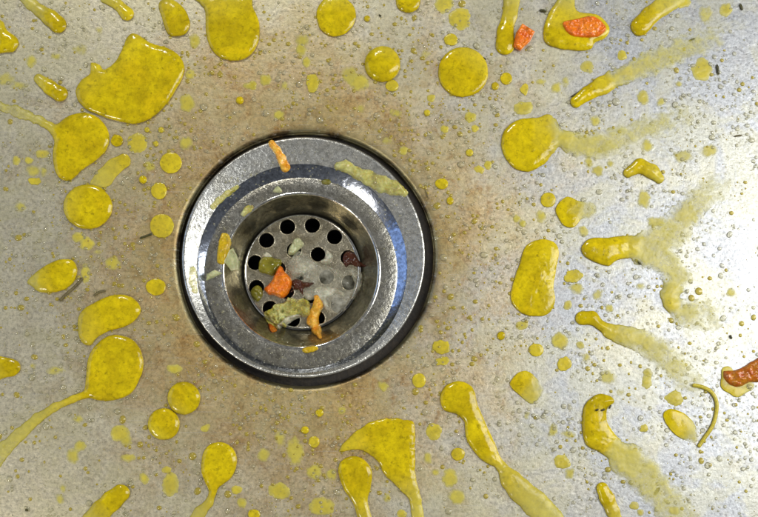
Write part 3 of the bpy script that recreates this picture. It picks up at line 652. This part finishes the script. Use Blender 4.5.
# on the strainer
scrap('onion_slice', 'onion piece', 'large translucent onion slice across the middle of the strainer', 'gel', poly=[(287,264),(293,256),(300,251),(308,256),(316,262),(326,265),(336,269),(341,275),(336,279),(333,272),(325,269),(318,273),(316,280),(306,280),(300,275),(291,277)], hmm=1.6, edge=3, lump=.8, wob=1.4, wobs=5)
scrap('onion_slice', 'onion piece', 'translucent onion slice on the lower right of the strainer', 'onion', poly=[(314,290),(322,286),(336,288),(344,293),(345,300),(342,296),(335,294),(328,299),(328,307),(322,306),(317,299)], hmm=1.3, edge=2.5, lump=.8, wob=1.0, wobs=5)
scrap('onion_slice', 'onion piece', 'glassy onion piece against the right wall of the throat', 'gel', poly=[(345,271),(352,268),(359,270),(363,277),(361,288),(356,297),(351,299),(353,290),(354,281),(350,274)], hmm=3.0, edge=4, lump=.6, wob=1.0)
scrap('onion_chunk', 'onion piece', 'pale green chunk at the top of the onion slice', 'pale', poly=[(288,254),(291,245),(297,238),(304,243),(299,250),(293,255)], hmm=2.2, edge=3.5)
scrap('onion_chunk', 'onion piece', 'pale rounded onion chunk partly covering the upper right inner hole', 'onion', poly=[(320,261),(325,257),(326,250),(330,252),(333,258),(329,264),(323,264)], hmm=2.4, edge=4)
scrap('onion_chunk', 'onion piece', 'cloudy wet lump between the carrot cube and the centre of the strainer', 'gel', ell=(299,269,8,8), hmm=3.4, edge=7, lump=.5, wob=1.2)
scrap('skin_piece', 'vegetable skin', 'olive green skin curled over the left holes of the strainer', 'olive', poly=[(259,262),(266,256),(274,258),(282,260),(280,268),(274,276),(266,274),(259,271)], hmm=1.8, edge=5, lump=.2)
scrap('skin_piece', 'vegetable skin', 'glossy olive skin piece in the lower left hole of the strainer', 'olive', poly=[(251,290),(257,285),(262,288),(263,296),(257,302),(252,297)], hmm=1.4, edge=4, lump=.4)
scrap('skin_piece', 'vegetable skin', 'dark red skin piece right of the carrot cube', 'darkred', poly=[(290,283),(297,279),(305,282),(314,283),(309,287),(304,289),(303,295),(297,290),(291,292),(294,287)], hmm=1.8, edge=3, wob=1.2, wobs=4)
scrap('skin_piece', 'vegetable skin', 'dark red brown skin against the upper right wall of the throat', 'darkred', poly=[(343,255),(348,251),(355,254),(360,262),(366,266),(359,267),(350,265),(346,267),(343,261)], hmm=1.0, edge=3, wob=.8)
scrap('carrot_cube', 'carrot piece', 'bright orange carrot cube on the strainer, left of the centre', 'carrot', poly=[(264,289),(269,284),(273,279),(280,266),(285,272),(292,280),(290,290),(283,298),(274,295),(268,294)], hmm=4.0, edge=3.5, wob=.8, lump=.3, tiltv=(.4,-.3))
scrap('pulp_clump', 'pulp', 'yellow green pulp clump on the lower left of the strainer', 'pulp', poly=[(263,314),(270,309),(276,303),(284,302),(288,297),(296,300),(303,297),(309,302),(311,312),(306,317),(299,316),(291,321),(284,327),(274,327),(266,321)], hmm=3.0, edge=4, lump=1.0, wob=2.2, wobs=4)
scrap('onion_sliver', 'onion piece', 'pale curved onion sliver under the pulp clump', 'onion', chain=[(279,326,2.6),(286,321,3.2),(293,317,2.8),(299,316,2)], hmm=3.4, edge=3)
scrap('carrot_strip', 'carrot piece', 'upright orange carrot strip on the lower right of the strainer, touching the throat wall', 'peel', chain=[(317,298,3),(318,305,5),(314,314,4.4),(312,321,5.4),(316,329,4.5),(320,337,2)], hmm=3.0, edge=4.5, wob=1.2, wobs=5)
scrap('carrot_bit', 'carrot piece', 'small dull orange bit at the lower left wall of the throat', 'redcarrot', poly=[(268,322),(275,326),(277,331),(271,332)], hmm=1.4, edge=2)
scrap('onion_chunk', 'onion piece', 'small grey wet lump below the dark red skin piece', 'gel', ell=(309,294,6,6), hmm=2.2, edge=5, lump=.7)
scrap('onion_chunk', 'onion piece', 'pale flake of onion at the left edge of the strainer, above the olive skin', 'onion', poly=[(262,256),(266,252),(272,256),(268,259)], hmm=1.4, edge=2)
scrap('broth_film', 'broth', 'glossy cloudy broth pooled over the right hand holes of the strainer', 'broth', poly=[(296,262),(306,256),(318,266),(330,268),(342,270),(352,272),(357,282),(352,296),(346,306),(336,314),(326,310),(318,300),(306,300),(296,290),(290,276)], hmm=.8, edge=5, lump=.5, wob=1.5, closed=False)
# ------------------------------------------------------------------ seeds, twigs, strand
def chunk(name, cat, label, mat, pts, r, group, z=0.0006, ns=8, lay=floor_z):
    """tapered stick through pixel points"""
    P = []
    for i, (x, y) in enumerate(pts):
        X, Y = unproj(x, y, 0); P.append(Vector((X, Y, float(lay(X, Y))+z)))
    vs, fs = [], []; n = len(P)
    for i, p in enumerate(P):
        t = (P[min(i+1, n-1)]-P[max(i-1, 0)]).normalized(); b = Vector((0, 0, 1)); a = t.cross(b).normalized()
        e = r*U*(0.45 if i in (0, n-1) else 1)
        for k in range(ns):
            q = 2*pi*k/ns; vs.append(p+a*e*cos(q)+b*e*0.8*sin(q))
    for i in range(n-1):
        for k in range(ns): fs.append((i*ns+k, i*ns+(k+1) % ns, (i+1)*ns+(k+1) % ns, (i+1)*ns+k))
    fs.append(tuple(range(ns))[::-1]); fs.append(tuple((n-1)*ns+k for k in range(ns)))
    o = mkobj(name, vs, fs, M[mat]); origin_to(o, P[n//2]-Vector((0, 0, z))); return tag(o, label, cat, group)
def curve(pts, n=8):
    P = [np.array(p, float) for p in pts]; out = []
    for i in range(len(P)-1):
        a = P[max(i-1, 0)]; b = P[i]; c = P[i+1]; d = P[min(i+2, len(P)-1)]
        for k in range(n):
            t = k/n; out.append(0.5*((2*b)+(c-a)*t+(2*a-5*b+4*c-d)*t*t+(3*b-a-3*c+d)*t**3))
    out.append(P[-1]); return out
def seed(x, y, dx, dy, r, where, mat='seed', z=.0006):
    chunk('herb_fleck', 'fleck', 'dark herb fleck '+where, mat, [(x-dx, y-dy), (x-dx*.6, y-dy*.6), (x, y), (x+dx*.6, y+dy*.6), (x+dx, y+dy)], r*.75, 'dark herb flecks', z)
seed(543, 11.3, 3.5, .5, 2, 'left of the puddle that holds the carrot slice')
seed(741, 7.5, 1.2, 3.2, 1.8, 'in the top right corner')
seed(717.5, 70, .8, 5, 2, 'beside the medium spot at the upper right edge')
seed(692, 40, 3, -1.2, 1.4, 'near the end of the upper right faint tail')
seed(638, 262, 3, 2.6, 1.8, 'at the lower side of the branching smear')
seed(730.6, 337, .8, 2, 1.6, 'near the right edge above the carrot piece')
seed(657, 491, 2.4, -3.6, 2, 'in the faint trail below the crescent puddle')
seed(596, 410, 1.6, -.8, 1.4, 'at the left in the crescent puddle', z=.0028); seed(602, 410, 2, -.8, 1.5, 'in the middle of the crescent puddle', z=.0028); seed(609, 407, 1.2, -1.8, 1.3, 'at the right tip of the crescent puddle', z=.0024)
seed(738, 136, 4, -.5, 1.2, 'at the right edge level with the drain top', 'twig')
seed(484, 59, 2, 1, 1.4, 'touching the right side of the big flat round drop')
seed(575.5, 94.5, 5, -3, 1.2, 'along the head of the upper right streak')
seed(426.6, 193.5, 2, 5, .8, 'just right of the drain rim', 'twig')
seed(27, 510, 1.5, .5, 1.5, 'at the bottom left corner'); seed(380, 16, 1.2, .8, 1.2, 'between the two drops at the top centre')
chunk('twig', 'twig', 'short dark twig sticking out of the thin spot left of the drain', 'seed', curve([(140,238.5),(147,236),(152,234)]), 1.2, 'twigs')
chunk('twig', 'twig', 'brown twig slanting below the egg shaped puddle at far left', 'twig', curve([(60,301),(68,293),(76,286),(83,278)]), 1.5, 'twigs')
chunk('twig', 'twig', 'thin forked brown sprig above the bean shaped puddle', 'twig', curve([(94,296),(100,292),(106,291)]), 1.2, 'twigs')
chunk('pulp_strand', 'strand', 'thin curved yellow strand bowing round the oval puddle at the lower right', 'strand', curve([(692,385),(702,387),(711,392),(716,401),(716,412),(712,426),(704,438),(698,447)]), 1.9, None, .0008)
